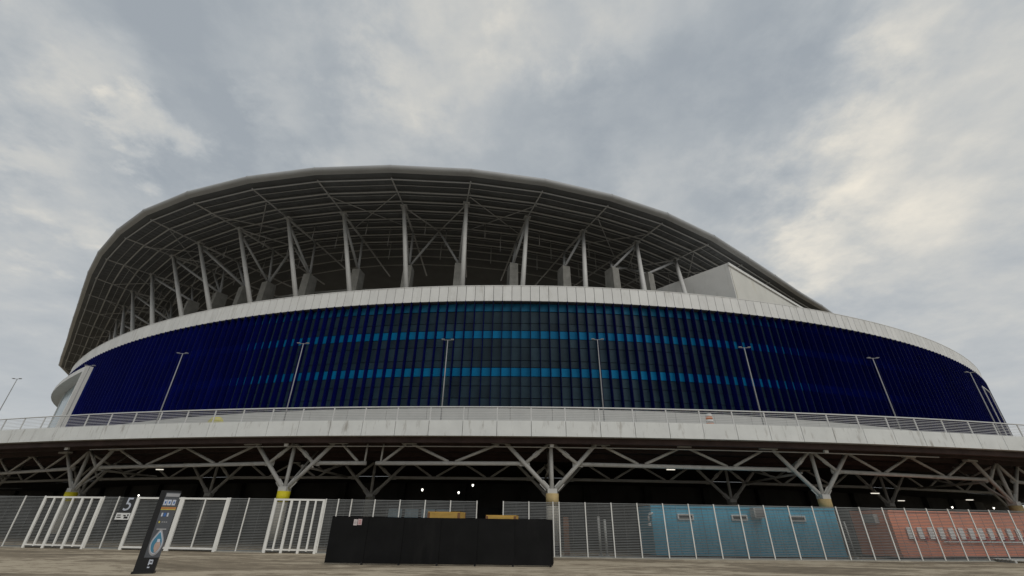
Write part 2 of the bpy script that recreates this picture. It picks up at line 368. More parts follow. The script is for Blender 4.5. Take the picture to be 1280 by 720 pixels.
# coping on the parapet
MB().grid([[fp(TA+(TB-TA)*i/150, of)[0] + Vector((0, 0, z)) for i in range(151)] for of, z in ((-.06, 29.76), (-.06, 29.84), (-1.4, 29.84), (-1.4, 29.76), (-.06, 29.76))]).obj('coping', 'white', band)

# --- portals in the facade
def portal(t0, t1, zt, proud, th, nseg, glaz):
    po = MB()
    tt = [t0+(t1-t0)*i/nseg for i in range(nseg+1)]
    outer = [fp(t, proud)[0] for t in tt]; inner = [fp(t, -.85 if glaz else -.3)[0] for t in tt]
    V = lambda p, z: (p.x, p.y, z)
    po.grid([[V(p, zt) for p in outer], [V(p, zt) for p in inner], [V(p, zt-th) for p in inner], [V(p, zt-th) for p in outer], [V(p, zt) for p in outer]])
    head = po.obj('portal_frame', 'white', stad)
    for t in (t0, t1):
        p, n, d = fp(t); sgn = 1 if t == t0 else -1
        MB().box(p + n*((proud+.03-.3)/2) + d*sgn*(th*.45-.06) + Vector((0, 0, (6.6+zt+.03)/2)), (th*.9, proud+.33, zt+.03-6.6), d).obj('jamb', 'white', head)
    if glaz:
        gl = MB().grid([[V(fp(t, -.8)[0], 6.6) for t in tt], [V(fp(t, -.8)[0], zt-th-.02) for t in tt]]).obj('portal_glazing', 'paleglass', head)
        for i in range(2, nseg, 3):
            p, n, d = fp(tt[i], -.72); MB().box(p + Vector((0, 0, (6.6+zt-th)/2)), (.35, .14, zt-th-6.7), d).obj('mullion', 'white', head)
    return head
portal(radians(-78), radians(PT0), 24.9, 1.05, .85, 14, True)
portal(radians(54.2), radians(57.4), 24.6, .16, .16, 3, False)

# --- roof: eave line (plan), bays of about 12 m
EAVE = [(-160, 205), (-168, 193), (-172.5, 180), (-171.5, 166.3), (-164, 153.9), (-155.2, 145), (-146.6, 136.5), (-138, 128), (-129.5, 119.4), (-121, 110.9), (-112.4, 102.4), (-103.8, 93.8), (-95.2, 85.3),
        (-86.0, 76.9), (-75.8, 68.9), (-66.3, 62.8), (-55.15, 57.7), (-43.0, 53.8), (-31.3, 51.6), (-19.2, 50.8), (-6.6, 51.4), (5.1, 53.4), (16.6, 56.9), (27.4, 61.6), (38.4, 68.2),
        (48.3, 75.5), (57.8, 82.7), (67.4, 90.1), (77, 97), (86.5, 104.5), (95, 113), (100, 124), (101, 136)]
EV = [Vector((x, y, 0)) for x, y in EAVE]; NE = len(EV)
EN = []                                               # mitred inward vectors
for i in range(NE):
    a = (EV[i]-EV[max(i-1, 0)]); b = (EV[min(i+1, NE-1)]-EV[i])
    if a.length == 0: a = b
    if b.length == 0: b = a
    na = Vector((-a.y, a.x, 0)).normalized(); nb = Vector((-b.y, b.x, 0)).normalized(); m_ = (na+nb).normalized(); EN.append(m_/max(.6, m_.dot(na)))
def ep(i, off, z): v = EV[i] + EN[i]*off; return Vector((v.x, v.y, z))
prof = [(.9, 49.42)] + [(.45-.45*sin(a), 49.98-.5*cos(a)) for a in [radians(8+i*16.4) for i in range(11)]] + [(6, 51.4), (20, 52.6), (44, 54), (44, 50.4)]
roof = MB().grid([[ep(i, o_, z) for i in range(NE)] for o_, z in prof[:12]], smooth=True).obj('roof', 'lip', stad)
MB().grid([[ep(i, o_, z) for i in range(NE)] for o_, z in prof[11:]]).obj('roof_covering', 'rooftop', roof)
US = [.85, 4.8, 7.3, 9.8, 12.3, 14.8, 17.3, 19.8, 22.5, 26, 30, 34, 39, 44]
def uz(o_): return 49.4 + .035*o_
for j in range(len(US)-1):
    for i in range(NE-1):
        if j >= 9 and (i > 3): pass
        a, b, c, d = ep(i, US[j]+.02, uz(US[j])), ep(i+1, US[j]+.02, uz(US[j])), ep(i+1, US[j+1]-.02, uz(US[j+1])), ep(i, US[j+1]-.02, uz(US[j+1]))
        if j < 9:
            up = Vector((0, 0, .1)); q = MB().grid([[a, b, c, d], [a+up, b+up, c+up, d+up]], close=True); q.quad(a, d, c, b); q.obj('roof_sheet', 'sheet', roof)
inn = MB().grid([[ep(i, o_, uz(o_)) for i in range(NE)] for o_ in US[9:]]); inn.obj('inner_roof_sheet', 'sheet', roof)
MB().grid([[ep(i, o_, uz(o_)+.18) for i in range(NE)] for o_ in US[:11]]).obj('roof_backing', 'darkconc', roof)
# ribs of the corrugation: fine battens, joined
bt = MB()
for i in range(4, NE-3):
    for k in range(1, 8):
        f = k/8; a = ep(i, 2.3, uz(2.3)-.03).lerp(ep(i+1, 2.3, uz(2.3)-.03), f); b = ep(i, 22, uz(22)-.03).lerp(ep(i+1, 22, uz(22)-.03), f); bt.bar(a, b, .06, .06)
bt.obj('sheet_rib', 'sheet', roof, kind='stuff')
for o_ in US[1:9]+[25.5, 29]:
    MB().path([ep(i, o_, uz(o_)-.62) for i in range(NE)], .145 if o_ < 20 else .12, 6).obj('purlin', 'tube', roof)
for o_ in (3.5, 6, 8.5, 11, 13.6, 16, 18.6, 21.2):
    MB().path([ep(i, o_, uz(o_)-.3) for i in range(NE)], .06, 5).obj('light_purlin', 'tube', roof)
MB().path([ep(i, 1.9, 48.95) for i in range(NE)], .12, 6).obj('purlin', 'tube', roof)
# eave gutter seam plates at each bay line
for i in range(2, NE-2):
    a = [ep(i, o_-.03 if o_ < .5 else o_, z) for o_, z in prof[1:11]]
    b = MB()
    for p, q in zip(a[:-1], a[1:]): b.bar(p, q, .07, .035)
    b.obj('eave_seam', 'lip', roof)

# --- frames: outer column, raking struts, concrete pier, roof rib
BASE0 = {12: (-66.3, 74.7), 13: (-58.3, 70.8), 14: (-51.65, 68), 15: (-43.4, 65.5), 16: (-34.5, 62.3), 17: (-25.3, 60.4), 18: (-16.2, 59), 19: (-7.5, 58), 20: (1.6, 57.7), 21: (11.06, 57.7), 22: (20, 58.2), 23: (27.0, 60.2)}
TOPS0 = {12: (-78.65, 83.4), 13: (-68.8, 75.6), 14: (-60.45, 70.8), 15: (-50, 65.8), 16: (-39.6, 62.4), 17: (-29.3, 61), 18: (-18.4, 58.6), 19: (-7.8, 57.7), 20: (2.46, 61.2), 21: (12.75, 65), 22: (23.3, 68.3), 23: (32.5, 74)}
BASE = {k+1: v for k, v in BASE0.items()}; TOPS = {k+1: v for k, v in TOPS0.items()}
for k, i in enumerate((12, 11, 10, 9, 8)): 
    t = ts(-71.5-16-8.6*(k)); p = fp(t, -5.5)[0]; BASE[i] = (p.x, p.y)
def z_on(a, b, z): return a + (b-a)*((z-a.z)/(b.z-a.z))
N1, N2, PT = {}, {}, {}
for i in range(3, NE-3):
    if i in TOPS: top = Vector((*TOPS[i], 48.2))
    else: top = ep(i, 8.8, 48.2)
    if i in BASE: bs = Vector((*BASE[i], 33))
    elif i < 13: bs = ep(i, 12.5, 33)
    else: bs = ep(i, 5.5, 33)
    N1[i] = top; inw = EN[i].normalized()
    N2[i] = top + inw*7.6 + Vector((0, 0, .2)); PT[i] = Vector((bs.x, bs.y, 39.9)) + (Vector((-1.5, 5.4, 0)) if 16 <= i <= 21 else inw*4.2+Vector((-.6, 1.2, 0)) if i < 16 else inw*6.5)
    bot = z_on(bs, top, 28.5)
    cut = i in (25, 26, 27, 28, 29)
    if not cut:
        c = MB().tube(bot, top, .40, 12, .30).obj('roof_column', 'column', stad)
        MB().box(top + Vector((0, 0, .1)), (1.1, 1.1, .18), inw).obj('cap_plate', 'tube', c)
        MB().tube(PT[i], N1[i]-Vector((0, 0, .3)), .22, 8).obj('raking_strut', 'tube', stad)
        MB().tube(PT[i], N2[i], .20, 8).obj('raking_strut', 'tube', stad)
        px, py = inw, Vector((-inw.y, inw.x, 0)); pc = PT[i]
        pr = MB(); hw, hd = .75, 1.15
        lo = pc + inw*.3
        rows = []
        for z, cc, w, d in ((27.5, lo, .8, 1.3), (pc.z-.1, pc + inw*.2, .68, 1.0)):
            rows.append([(cc + px*sx*d + py*sy*w).to_tuple()[:2] + (z,) for sx, sy in ((-1, -1), (1, -1), (1, 1), (-1, 1))])
        pr.grid(rows, close=True); pr.quad(*rows[1]); pr.obj('concrete_pier', 'conc', stad)
    # radial rib: lower chord along the underside with a web up to the sheet
    rb = MB(); e0 = ep(i, 1.6, 49.0)
    rb.tube(e0, N1[i]+Vector((0, 0, .1)), .12, 6); rb.tube(N1[i], N2[i], .19, 8); rb.tube(N2[i], ep(i, 33, 49.4), .16, 6)
    for o_ in (5, 10.5, 13, 15.5, 20.5): 
        w = ep(i, o_, uz(o_)-.1); f = o_/9.0
        q = e0.lerp(N1[i], min(1, (o_-2.2)/6.6)) if o_ < 9 else N1[i].lerp(N2[i], min(1.4, (o_-9)/9.3))
        rb.tube(q, w, .07, 5)
    rb.obj('roof_rib', 'tube', roof)
    # upper posts beside each pier
    for f, o_, ln in ((.3, 13.5, 3.2), (.62, 16, 4.0), (.5, 20.5, 4.2)):
        q = ep(i, o_, uz(o_)).lerp(ep(i+1, o_, uz(o_)), f); MB().tube(q, q - Vector((0, 0, ln)), .07, 5).obj('hanger', 'tube', roof)
# bracing between frames
for i in (19, 23, 14, 11, 16):
    mid = (N2[i]+N2[i+1])/2
    for j in (i, i+1): 
        MB().tube(PT[j], mid, .2, 8).obj('cross_brace', 'tube', stad)
    MB().tube(N1[i], mid, .12, 6).obj('cross_brace', 'tube', stad); MB().tube(N1[i+1], mid, .12, 6).obj('cross_brace', 'tube', stad)
# thin wind bracing under the sheet
for i in range(4, NE-4, 2):
    MB().tube(ep(i, 5, 48.7), ep(i+1, 14.8, 49.1), .08, 5).obj('wind_brace', 'tube', roof); MB().tube(ep(i+1, 5, 48.7), ep(i, 14.8, 49.1), .08, 5).obj('wind_brace', 'tube', roof)
# rear of the upper stand behind the piers
st = MB(); rr = range(1, NE-1)
st.grid([[ep(i, 19.5, 24) for i in rr], [ep(i, 19.5, 38.3) for i in rr], [ep(i, 20.3, 38.3) for i in rr], [ep(i, 40, 24) for i in rr]])
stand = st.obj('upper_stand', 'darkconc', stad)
for z, of in ((31.5, 17.5), (35.0, 18.0), (37.9, 18.6)):
    b = MB()
    for i in range(2, NE-2): b.bar(ep(i, of, z), ep(i+1, of, z), 1.6, .35)
    b.obj('stand_walkway', 'conc' if z > 37 else 'darkconc', stand)
for i in range(5, NE-4):
    for f in (0, .5):
        a = ep(i, 19.2, 24).lerp(ep(i+1, 19.2, 24), f); MB().tube(a, a+Vector((0, 0, 14)), .3, 6).obj('stand_post', 'darkconc', stand)
# interior floor that closes the bowl behind the parapet
MB().grid([[fp(TA+(TB-TA)*i/80, of)[0] + Vector((0, 0, 27.6)) for i in range(81)] for of in (-1.2, -9)]).obj('terrace_slab', 'darkconc', stad)
# white stair block under the right-hand eave
A, Bq, Cq = Vector((35.7, 61.7, 0)), Vector((23.0, 75.2, 0)), Vector((60.5, 80.2, 0)); Dq = Bq + (Cq-A)
blk = MB(); blk.prism([A.to_tuple()[:2], Cq.to_tuple()[:2], Dq.to_tuple()[:2], Bq.to_tuple()[:2]], 26.0, 40.0)
sb = blk.obj('stair_block', 'white', stad)
u_ = (Cq-A).normalized(); v_ = (Bq-A).normalized()
MB().box(A + u_*14.5 + Vector((u_.y, -u_.x, 0))*.05 + Vector((0, 0, 33.3)), (28.4, .1, 11.5), u_).obj('block_cladding', 'stain', sb)
MB().box(A + u_*14.6 + Vector((u_.y, -u_.x, 0))*.12 + Vector((0, 0, 39.75)), (29.4, .24, .5), u_).obj('block_trim', 'white', sb)
MB().box(A + v_*1.2 + Vector((0, 0, 31.0)) - Vector((v_.y, -v_.x, 0))*(-.03), (2.2, .16, 1.2), v_).obj('shadow_notch', 'black', sb)  # black slab stands in for the shadowed gap at the block corner

# ================================================================== ELEVATED DECK
deck = thing('elevated_walkway', 'long white edged raised walkway on steel trusses and branching columns before the stadium', 'walkway', (5, 27, 0))
DX = [-118 + 2*i for i in range(112)]
def back_y(x):
    if abs(x) > 90: return 90 + max(0, deck_y(x)-84)
    best = None; t = atan2(x, 90); 
    lo, hi = radians(-66), radians(66)
    for _ in range(30):
        mid = (lo+hi)/2
        if fp(mid)[0].x < x: lo = mid
        else: hi = mid
    return fp(lo)[0].y
sl = MB(); yb = [back_y(x)+1.5 for x in DX]; ye = [deck_y(x)+.10 for x in DX]
yb = [max(b, e+2) for b, e in zip(yb, ye)]
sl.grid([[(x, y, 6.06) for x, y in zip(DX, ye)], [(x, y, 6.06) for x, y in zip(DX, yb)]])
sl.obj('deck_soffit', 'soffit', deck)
MB().grid([[(x, y, 6.55) for x, y in zip(DX, ye)], [(x, y, 6.55) for x, y in zip(DX, yb)]]).obj('deck_floor', 'plinth', deck)
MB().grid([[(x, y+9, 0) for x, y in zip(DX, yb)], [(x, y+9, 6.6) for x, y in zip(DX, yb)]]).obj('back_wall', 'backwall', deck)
for k in range(8, len(DX)-8, 4):
    p_ = Vector((DX[k], yb[k]+8.6, 0)); q_ = Vector((DX[k+1], yb[k+1]+8.6, 0)); d_ = (q_-p_).normalized()
    MB().box(p_ + Vector((0, 0, 3.0)), (.9, .7, 6.0), d_).obj('pilaster', 'darkconc', deck)
    if k % 8 == 0: MB().box((p_+q_)/2 + Vector((0, .3, 1.6)) + d_*2.2, (3.2, .2, 3.2), d_).obj('doorway', 'black', deck)
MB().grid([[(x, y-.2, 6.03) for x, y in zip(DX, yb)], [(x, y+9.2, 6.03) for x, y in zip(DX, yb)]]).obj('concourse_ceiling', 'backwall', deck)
# fascia panels and railing, marching along the edge
ed = []; x = 5.0; step = 2.0
def walk(x, s):
    d = -1 if s < 0 else 1; rem = abs(s)
    while rem > 1e-6:
        h = min(.05, rem); sl_ = .0072*(x-5); x += d*h/sqrt(1+sl_*sl_); rem -= h
    return x
xs = [1.25]
while xs[-1] < 62: xs.append(walk(xs[-1], 2.02))
lf = [1.25]
while lf[-1] > -62: lf.append(walk(lf[-1], -2.02))
xs = lf[:0:-1] + xs
E3 = lambda x, z, o=0: Vector((x, deck_y(x)+o, z))
for a, b in zip(xs[:-1], xs[1:]):
    p, q = E3(a, 0), E3(b, 0); d = (q-p).normalized(); L_ = (q-p).length; mid = (p+q)/2; n = Vector((d.y, -d.x, 0))
    jz = random.uniform(-.006, .006)
    MB().box(mid + Vector((0, 0, 6.46)) + n*jz, (L_-.03, .08, .88), d).obj('fascia_panel', 'fascia', deck)
    # rail bay: post + bars
    MB().box(p + Vector((0, 0, 7.28)) - n*.12, (.07, .05, .86), d).obj('railing_post', 'rail', deck)
    rb = MB()
    for z in (6.98, 7.08, 7.18, 7.28, 7.38, 7.48, 7.58): rb.bar(p + Vector((0, 0, z)) - n*.12, q + Vector((0, 0, z)) - n*.12, .022, .022)
    rb.obj('railing_bars', 'rail', deck)
MB().path([E3(x_, 7.71, .12) for x_ in xs], .045, 6).obj('handrail', 'rail', deck)
MB().grid([[E3(x_, z, o_) for x_ in xs] for o_, z in ((.05, 6.88), (.05, 6.02), (.42, 6.02), (.42, 6.88), (.05, 6.88))]).obj('edge_beam', 'plinth', deck)
# soffit beams following the edge, oxide red
for of, w, h in ((.62, .3, .34), (2.2, .25, .3), (4.4, .25, .3), (7.5, .25, .3), (9.6, .25, .3)):
    b = MB()
    for i in range(len(xs)-1): b.bar(E3(xs[i], 6.055-h/2, of), E3(xs[i+1], 6.055-h/2, of), w, h)
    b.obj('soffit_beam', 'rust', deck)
MB().path([E3(x_, 5.62, 1.35) for x_ in xs if -30 < x_ < 28], .035, 5).obj('conduit', 'rail', deck)
# two rows of branching columns
SPX = [-64.5, -47.5, -31.3, -13.75, 2.5, 19.2, 35.6, 52]
def row(yf, Xs, ztop, chord_z, full, paint):
    P = [Vector((x, yf(x), 0)) for x in Xs]
    for i, p in enumerate(P):
        d = ((P[min(i+1, len(P)-1)] - P[max(i-1, 0)])).normalized(); n = Vector((d.y, -d.x, 0))
        zt = Vector((0, 0, 1))
        c = MB().tube(p, p + zt*(ztop-.62), .36, 16).obj('support_column', 'colconc', deck)
        MB().tube(p + zt*(ztop-.62), p + zt*ztop, .368, 16).obj('painted_band', paint(i), c)
        MB().tube(p + zt*(.0), p + zt*.5, .372, 16).obj('black_base', 'black', c)
        node = p + zt*(ztop+.12)
        MB().box(node, (.55, .5, .26), d).obj('cast_node', 'strut', deck)
        for s in (-1, 1):
            armtop = p + d*(s*2.72) + zt*5.86; foot = p + d*(s*.2) + zt*(ztop+.2)
            a = MB().tube(foot, armtop, .125, 10).obj('branch_strut', 'strut', deck)
            MB().box(armtop + zt*.02 + d*s*.32, (1.15, .36, .12), d).obj('gusset_plate', 'strut', a)
            MB().bar(foot + (armtop-foot)*.02, foot + (armtop-foot)*.16, .34, .05, up=n).obj('sleeve', 'strut', a)
            k = p + d*(s*1.55) + zt*chord_z
            b = MB().tube(p + d*(s*.12) + zt*5.85, k, .105, 8).obj('tie_strut', 'strut', deck)
            MB().bar(p + d*(s*.75) + zt*(5.85+(chord_z-5.85)*.44), p + d*(s*1.05) + zt*(5.85+(chord_z-5.85)*.65), .26, .035, up=n).obj('sleeve', 'strut', b)
        MB().tube(node, p + zt*5.86, .115, 10).obj('branch_strut', 'strut', deck)
        for s in (-1, 1):                                      # back leg towards the next row
            if full and s > 0: MB().tube(node, p - n*2.6 + zt*5.86, .07, 8).obj('branch_strut', 'strut', deck)
    for i in range(len(P)-1):
        a, b = P[i], P[i+1]; d = (b-a).normalized(); L_ = (b-a).length; z = Vector((0, 0, 1)); cz = z*chord_z; tz = z*5.86
        A_, B_ = a + d*1.35, b - d*1.35
        gap = (full and i == 3)
        g0, g1 = a + d*(L_*.300), a + d*(L_*.338)
        if gap:
            MB().tube(A_+cz, g0+cz, .12, 10).obj('bottom_chord', 'strut', deck); MB().tube(g1+cz, B_+cz, .12, 10).obj('bottom_chord', 'strut', deck)
            MB().tube(g0 - d*.1+cz, g0 - d*.08+tz, .06, 8).obj('web_strut', 'strut', deck); MB().tube(g1 + d*.3+cz, g1 + d*.34+tz, .06, 8).obj('web_strut', 'strut', deck)
        else: MB().tube(A_+cz, B_+cz, .12, 10).obj('bottom_chord', 'strut', deck)
        for e, s in ((A_, 1), (B_, -1)): MB().box(e + cz + d*s*.25, (.62, .08, .30), d).obj('sleeve_plate', 'strut', deck)
        q = [2.95, 2.95+(L_/2-2.95)*.48, L_/2, L_/2+(L_/2-2.95)*.52, L_-2.95]
        if gap: q[1] = L_*.30-.35; q[2] = L_*.46; q[3] = L_*.63; 
        zz = [5.84, chord_z+.1, 5.84, chord_z+.1, 5.84]
        for k in range(4):
            if gap and k == 1: s0 = g1 + d*.35 + cz
            else: s0 = a + d*(q[k]+.22) + z*zz[k]
            MB().tube(s0, a + d*(q[k+1]-.22) + z*zz[k+1], .085, 8).obj('web_strut', 'strut', deck)
        for k in (2,): MB().box(a + d*q[k] + z*5.88, (.9, .3, .1), d).obj('gusset_plate', 'strut', deck)
    return P
paint1 = lambda i: 'yellow' if i <= 3 else 'yelconc'
R1 = row(col_y, SPX, 3.1, 4.72, True, paint1)
R2 = row(lambda x: 38.4 + .0040*(x-3)**2, [-56, -40.5, -25.8, -11.2, 3.3, 18.1, 33, 48], 3.25, 4.72, False, lambda i: 'colconc')
for a, b in zip(R1, R2):
    b = Vector((a.x*1.0+.4, b.y, 0))
    for z in (4.72,): MB().tube(a + Vector((0, 0, z)) + (b-a)*.16, b + Vector((0, 0, z)), .08, 8).obj('cross_chord', 'strut', deck)
    MB().tube(a + Vector((0, 0, 5.8)), a + (b-a)*.5 + Vector((0, 0, 4.72)), .07, 8).obj('web_strut', 'strut', deck)
    MB().tube(b + Vector((0, 0, 5.8)), a + (b-a)*.5 + Vector((0, 0, 4.72)), .07, 8).obj('web_strut', 'strut', deck)

# ================================================================== LAMP POSTS on the walkway
lamp_spots = [((-48.7, 42.6), 'leftmost thin grey lamp post on the walkway, standing alone against the sky'), ((-37.6, 38.0), 'thin grey lamp post on the walkway in front of the white framed portal'),
              ((-26.9, 34.3), 'thin grey lamp post before the plain navy left part of the facade'), ((-15.9, 31.6), 'thin grey lamp post above the yellow banded column beside the barred gate'),
              ((-4.7, 30.4), 'thin grey lamp post nearest the middle of the blue striped glass'), ((6.3, 29.9), 'thin grey lamp post right of the unpainted middle column, before blue striped glass'),
              ((17.6, 31.1), 'thin grey lamp post on the walkway right of the orange striped barrel'), ((28.7, 33.0), 'thin grey lamp post before the plain navy right part of the facade'),
              ((39.4, 36.2), 'rightmost thin grey lamp post, beside the narrow frame at the end of the facade')]
for (x_, y_), lab in lamp_spots:
    t = thing('lamp_post', lab, 'lamp post', (x_, y_, 6.55), 'lamp posts along the walkway')
    B = Vector((x_, y_, 6.55)); H = 6.9
    MB().tube(B, B + Vector((0, 0, H)), .05, 8, .03).obj('pole', 'dullpole', t)
    MB().tube(B, B + Vector((0, 0, .3)), .13, 8).obj('foot', 'rail', t)
    MB().bar(B + Vector((-.42, 0, H)), B + Vector((.42, 0, H)), .035, .03).obj('crossarm', 'dullpole', t)
    for s in (-1, 1): MB().box(B + Vector((s*.34, -.05, H+.03)), (.22, .14, .04)).obj('lamp_head', 'dullpole', t)

# ================================================================== FENCES and GATES
def FP(x, z=0): return Vector((x, fence_y(x), z))
bars_cache = {}
def bay(a, b, par, h=2.6, z0=.1, pitch=.075, name='mesh_panel'):
    p, q = FP(a), FP(b); d = (q-p).normalized(); L_ = (q-p).length; m_ = MB(); z = z0
    while z < h-.02:
        m_.bar(p + d*.03 + Vector((0, 0, z)), q - d*.03 + Vector((0, 0, z)), .022, .034); z += pitch
    m_.bar(p.lerp(q, .5) + Vector((0, .014, z0)), p.lerp(q, .5) + Vector((0, .014, h-.03)), .012, .008, up=(0, 1, 0))
    m_.bar(p + Vector((0, 0, h-.02)), q + Vector((0, 0, h-.02)), .035, .045)
    m_.bar(p + Vector((0, 0, z0-.03)), q + Vector((0, 0, z0-.03)), .035, .045)
    return m_.obj(name, 'fence', par)
def post(x, par, h=2.63, w=.055):
    return MB().box(FP(x, h/2) + Vector((0, -.035, 0)), (w, .05, h)).obj('post', 'post', par)
def fence(posts, label, skip=()):
    t = thing('fence', label, 'fence', FP(posts[0]), 'grey mesh fences under the walkway')
    for x_ in posts: post(x_, t)
    for i, (a, b) in enumerate(zip(posts[:-1], posts[1:])):
        bay(a, b, t)
    p, q = FP(posts[0]), FP(posts[-1])
    kb = MB()
    for a, b in zip(posts[:-1], posts[1:]): kb.bar(FP(a, .025), FP(b, .025), .22, .05)
    kb.obj('kerb', 'colconc', t)
    return t
fence([-49.5, -47.1, -44.7, -42.3, -39.9, -37.5, -35.1, -32.7, -30.45, -28.55, -27.25], 'grey mesh fence running out at the left, beyond the first white barred gate')
fence([-23.4, -22.45, -21.3], 'short grey mesh fence with the number five sign, between two white gates')
fence([-15.7, -14.6, -13.1], 'short grey mesh fence between the two leaf gate and the barred gate')
fence([-10.15, -9.45, -8.7, -7.4, -6.0, -4.6, -3.2, -1.75], 'grey mesh fence partly hidden behind the black hoarding, left of the gap')
fence([-.3, 1.1, 2.42, 2.75] + [2.75+1.43*i for i in range(1, 30)], 'long grey mesh fence from the gap to the right, before the blue and red cabins')
def barred_gate(x0, x1, label):
    t = thing('gate', label, 'gate', FP(x0), 'white metal gates in the fence')
    o_ = Vector((0, -.06, 0))
    p, q = FP(x0)+o_, FP(x1)+o_
    MB().bar(p + Vector((0, 0, 2.56)), q + Vector((0, 0, 2.56)), .07, .09).obj('gate_rail', 'gate', t); MB().bar(p + Vector((0, 0, .16)), q + Vector((0, 0, .16)), .06, .07).obj('gate_rail', 'gate', t)
    for i in range(7):
        w = .13 if i in (0, 2, 4, 6) else .085; c = p.lerp(q, i/6); lo = -.0 if i in (0, 2, 4, 6) else .1
        MB().box(c + Vector((0, -.0 if i in (0, 6) else .0, (lo+2.6)/2)) + Vector((0, -.004, 0)), (w, .085, 2.6-lo)).obj('upright', 'gate', t)
    bay(x0, x1, t, name='gate_mesh')
    return t
barred_gate(-27.15, -23.5, 'white barred gate around the far left yellow banded column')
barred_gate(-13.0, -10.25, 'white barred gate next to the black hoarding')
t = thing('gate', 'white framed two leaf mesh gate behind the leaning totem sign', 'gate', FP(-21.2), 'white metal gates in the fence')
for a, b in ((-21.2, -18.55), (-18.45, -15.8)):
    o_ = Vector((0, -.05, 0)); p, q = FP(a)+o_, FP(b)+o_; m_ = (p+q)/2
    lf_ = MB().bar(p + Vector((0, 0, 2.56)), q + Vector((0, 0, 2.56)), .06, .09).obj('gate_leaf', 'gate', t); MB().bar(p + Vector((0, 0, .14)), q + Vector((0, 0, .14)), .06, .09).obj('gate_rail', 'gate', lf_)
    MB().box(m_ + Vector((0, -.005, 1.33)), (.06, .06, 2.4)).obj('upright', 'gate', lf_)
    for e, w in ((p, .14), (q, .16)): MB().box(e + Vector((0, -.006, 1.31)), (w, .09, 2.62)).obj('upright', 'gate', lf_)
    bay(a, b, lf_, name='gate_mesh')
# number sign and placard on the short fence
sg = thing('gate_number_sign', 'dark sign with a white figure 5 hung on the mesh between two gates', 'sign', FP(-21.75, 1.95))
c0 = FP(-21.72, 2.2) + Vector((0, -.1, 0))
MB().box(c0 + Vector((0, .015, 0)), (.74, .02, .80)).obj('board', 'signdark', sg)
five = link('numeral', text_mesh('5', .95, .006, 'printwhite', 'numeral', .1), sg); five.matrix_basis = Matrix.Translation(c0 + Vector((0.02, -.012, 0))) @ Matrix.Rotation(pi/2, 4, 'X')
pc = thing('placard', 'small white placard with a black pictogram below the figure 5 sign', 'sign', FP(-21.8, 1.5))
c1 = FP(-21.75, 1.62) + Vector((0, -.1, 0))
MB().box(c1, (.78, .02, .34)).obj('board', 'frame', pc)
for dx, dz, w, h in ((-.22, .06, .2, .05), (-.2, -.05, .24, .05), (.1, .04, .14, .06), (.2, -.06, .22, .10), (.28, .06, .08, .08)):
    MB().box(c1 + Vector((dx, -.013, dz)), (w, .006, h)).obj('print_mark', 'black', pc)

# ================================================================== BLACK HOARDING
hd = thing('hoarding', 'long low black site hoarding of joined panels standing before the fence', 'hoarding', (-2.8, 21.1, 0))
hp = [(-7.45, 20.95), (-5.9, 20.95), (-4.4, 20.98), (-2.85, 21.0), (-1.3, 21.05), (.25, 21.12), (1.80, 21.2)]
for (ax, ay), (bx, by) in zip(hp[:-1], hp[1:]):
    p, q = Vector((ax, ay, 0)), Vector((bx, by, 0)); d = (q-p).normalized()
    MB().box((p+q)/2 + Vector((0, random.uniform(-.004, .004), .895)), ((q-p).length-.004, .04, 1.67)).obj('hoarding_panel', 'hoard', hd)
    MB().box(q + Vector((0, .045, .9)), (.09, .04, 1.6)).obj('batten', 'black', hd)
    MB().box(q + Vector((-.05, .03, .05)), (.07, .12, .10)).obj('foot_block', 'black', hd)
    MB().bar(q + Vector((-.08, .05, 1.3)), q + Vector((-.08, .95, .05)), .05, .05).obj('back_stay', 'black', hd)
p, q = Vector((1.83, 21.2, 0)), Vector((1.99, 22.6, 0)); d = (q-p).normalized()
MB().box((p+q)/2 + Vector((0, 0, .895)), ((q-p).length, .04, 1.67), d).obj('hoarding_panel', 'hoard', hd)
nt_ = thing('paper_notice', 'pair of small pale paper notices taped to the black hoarding', 'notice', (-6.3, 20.9, 1.45))
MB().box((-6.44, 20.915, 1.52), (.15, .006, .22)).obj('paper_sheet', 'paper', nt_); MB().box((-6.26, 20.915, 1.535), (.17, .006, .22)).obj('paper_sheet', 'paperred', nt_)
for dz in (.05, 0, -.05): MB().box((-6.26, 20.910, 1.53+dz), (.11, .004, .014)).obj('print_line', 'deepred', nt_)
for dz in (.05, .0, -.05): MB().box((-6.44, 20.910, 1.52+dz), (.10, .004, .012)).obj('print_line', 'print', nt_)

# ================================================================== CRATES behind the hoarding
def crate(x, y, w, dep, h, lab, rot):
    t = thing('crate', lab, 'crate', (x, y, 0), 'ochre crates behind the hoarding'); d = Vector((cos(rot), sin(rot), 0)); n = Vector((-sin(rot), cos(rot), 0)); c = Vector((x, y, 0))
    MB().box(c + Vector((0, 0, h/2-.04)), (w-.08, dep-.08, h-.1), d).obj('body', 'wooddk', t)
    k = 8
    for i in range(k):
        z = (i+.5)*h/k; MB().box(c - n*dep/2 + Vector((0, 0, z)), (w-.16, .04, h/k-.015), d).obj('plank', 'wood', t)
        MB().box(c + d*w/2 + Vector((0, 0, z)), (.04, dep-.16, h/k-.015), d).obj('plank', 'wood' if i % 2 else 'wooddk', t)
    for s in (-1, 1):
        for r in (-1, 1): MB().box(c + d*s*(w/2-.02) + n*r*(dep/2-.02) + Vector((0, 0, h/2)), (.10, .10, h), d).obj('corner_post', 'wooddk', t)
    for i in range(4): MB().box(c + n*(-dep/2+(i+.5)*dep/4) + Vector((0, 0, h+.015)), (w+.04, dep/4-.012, .05), d).obj('plank', 'wood', t)
crate(-3.0, 24.0, 1.5, 1.3, 1.97, 'ochre timber crate showing above the hoarding beside the fence end post', radians(-7))
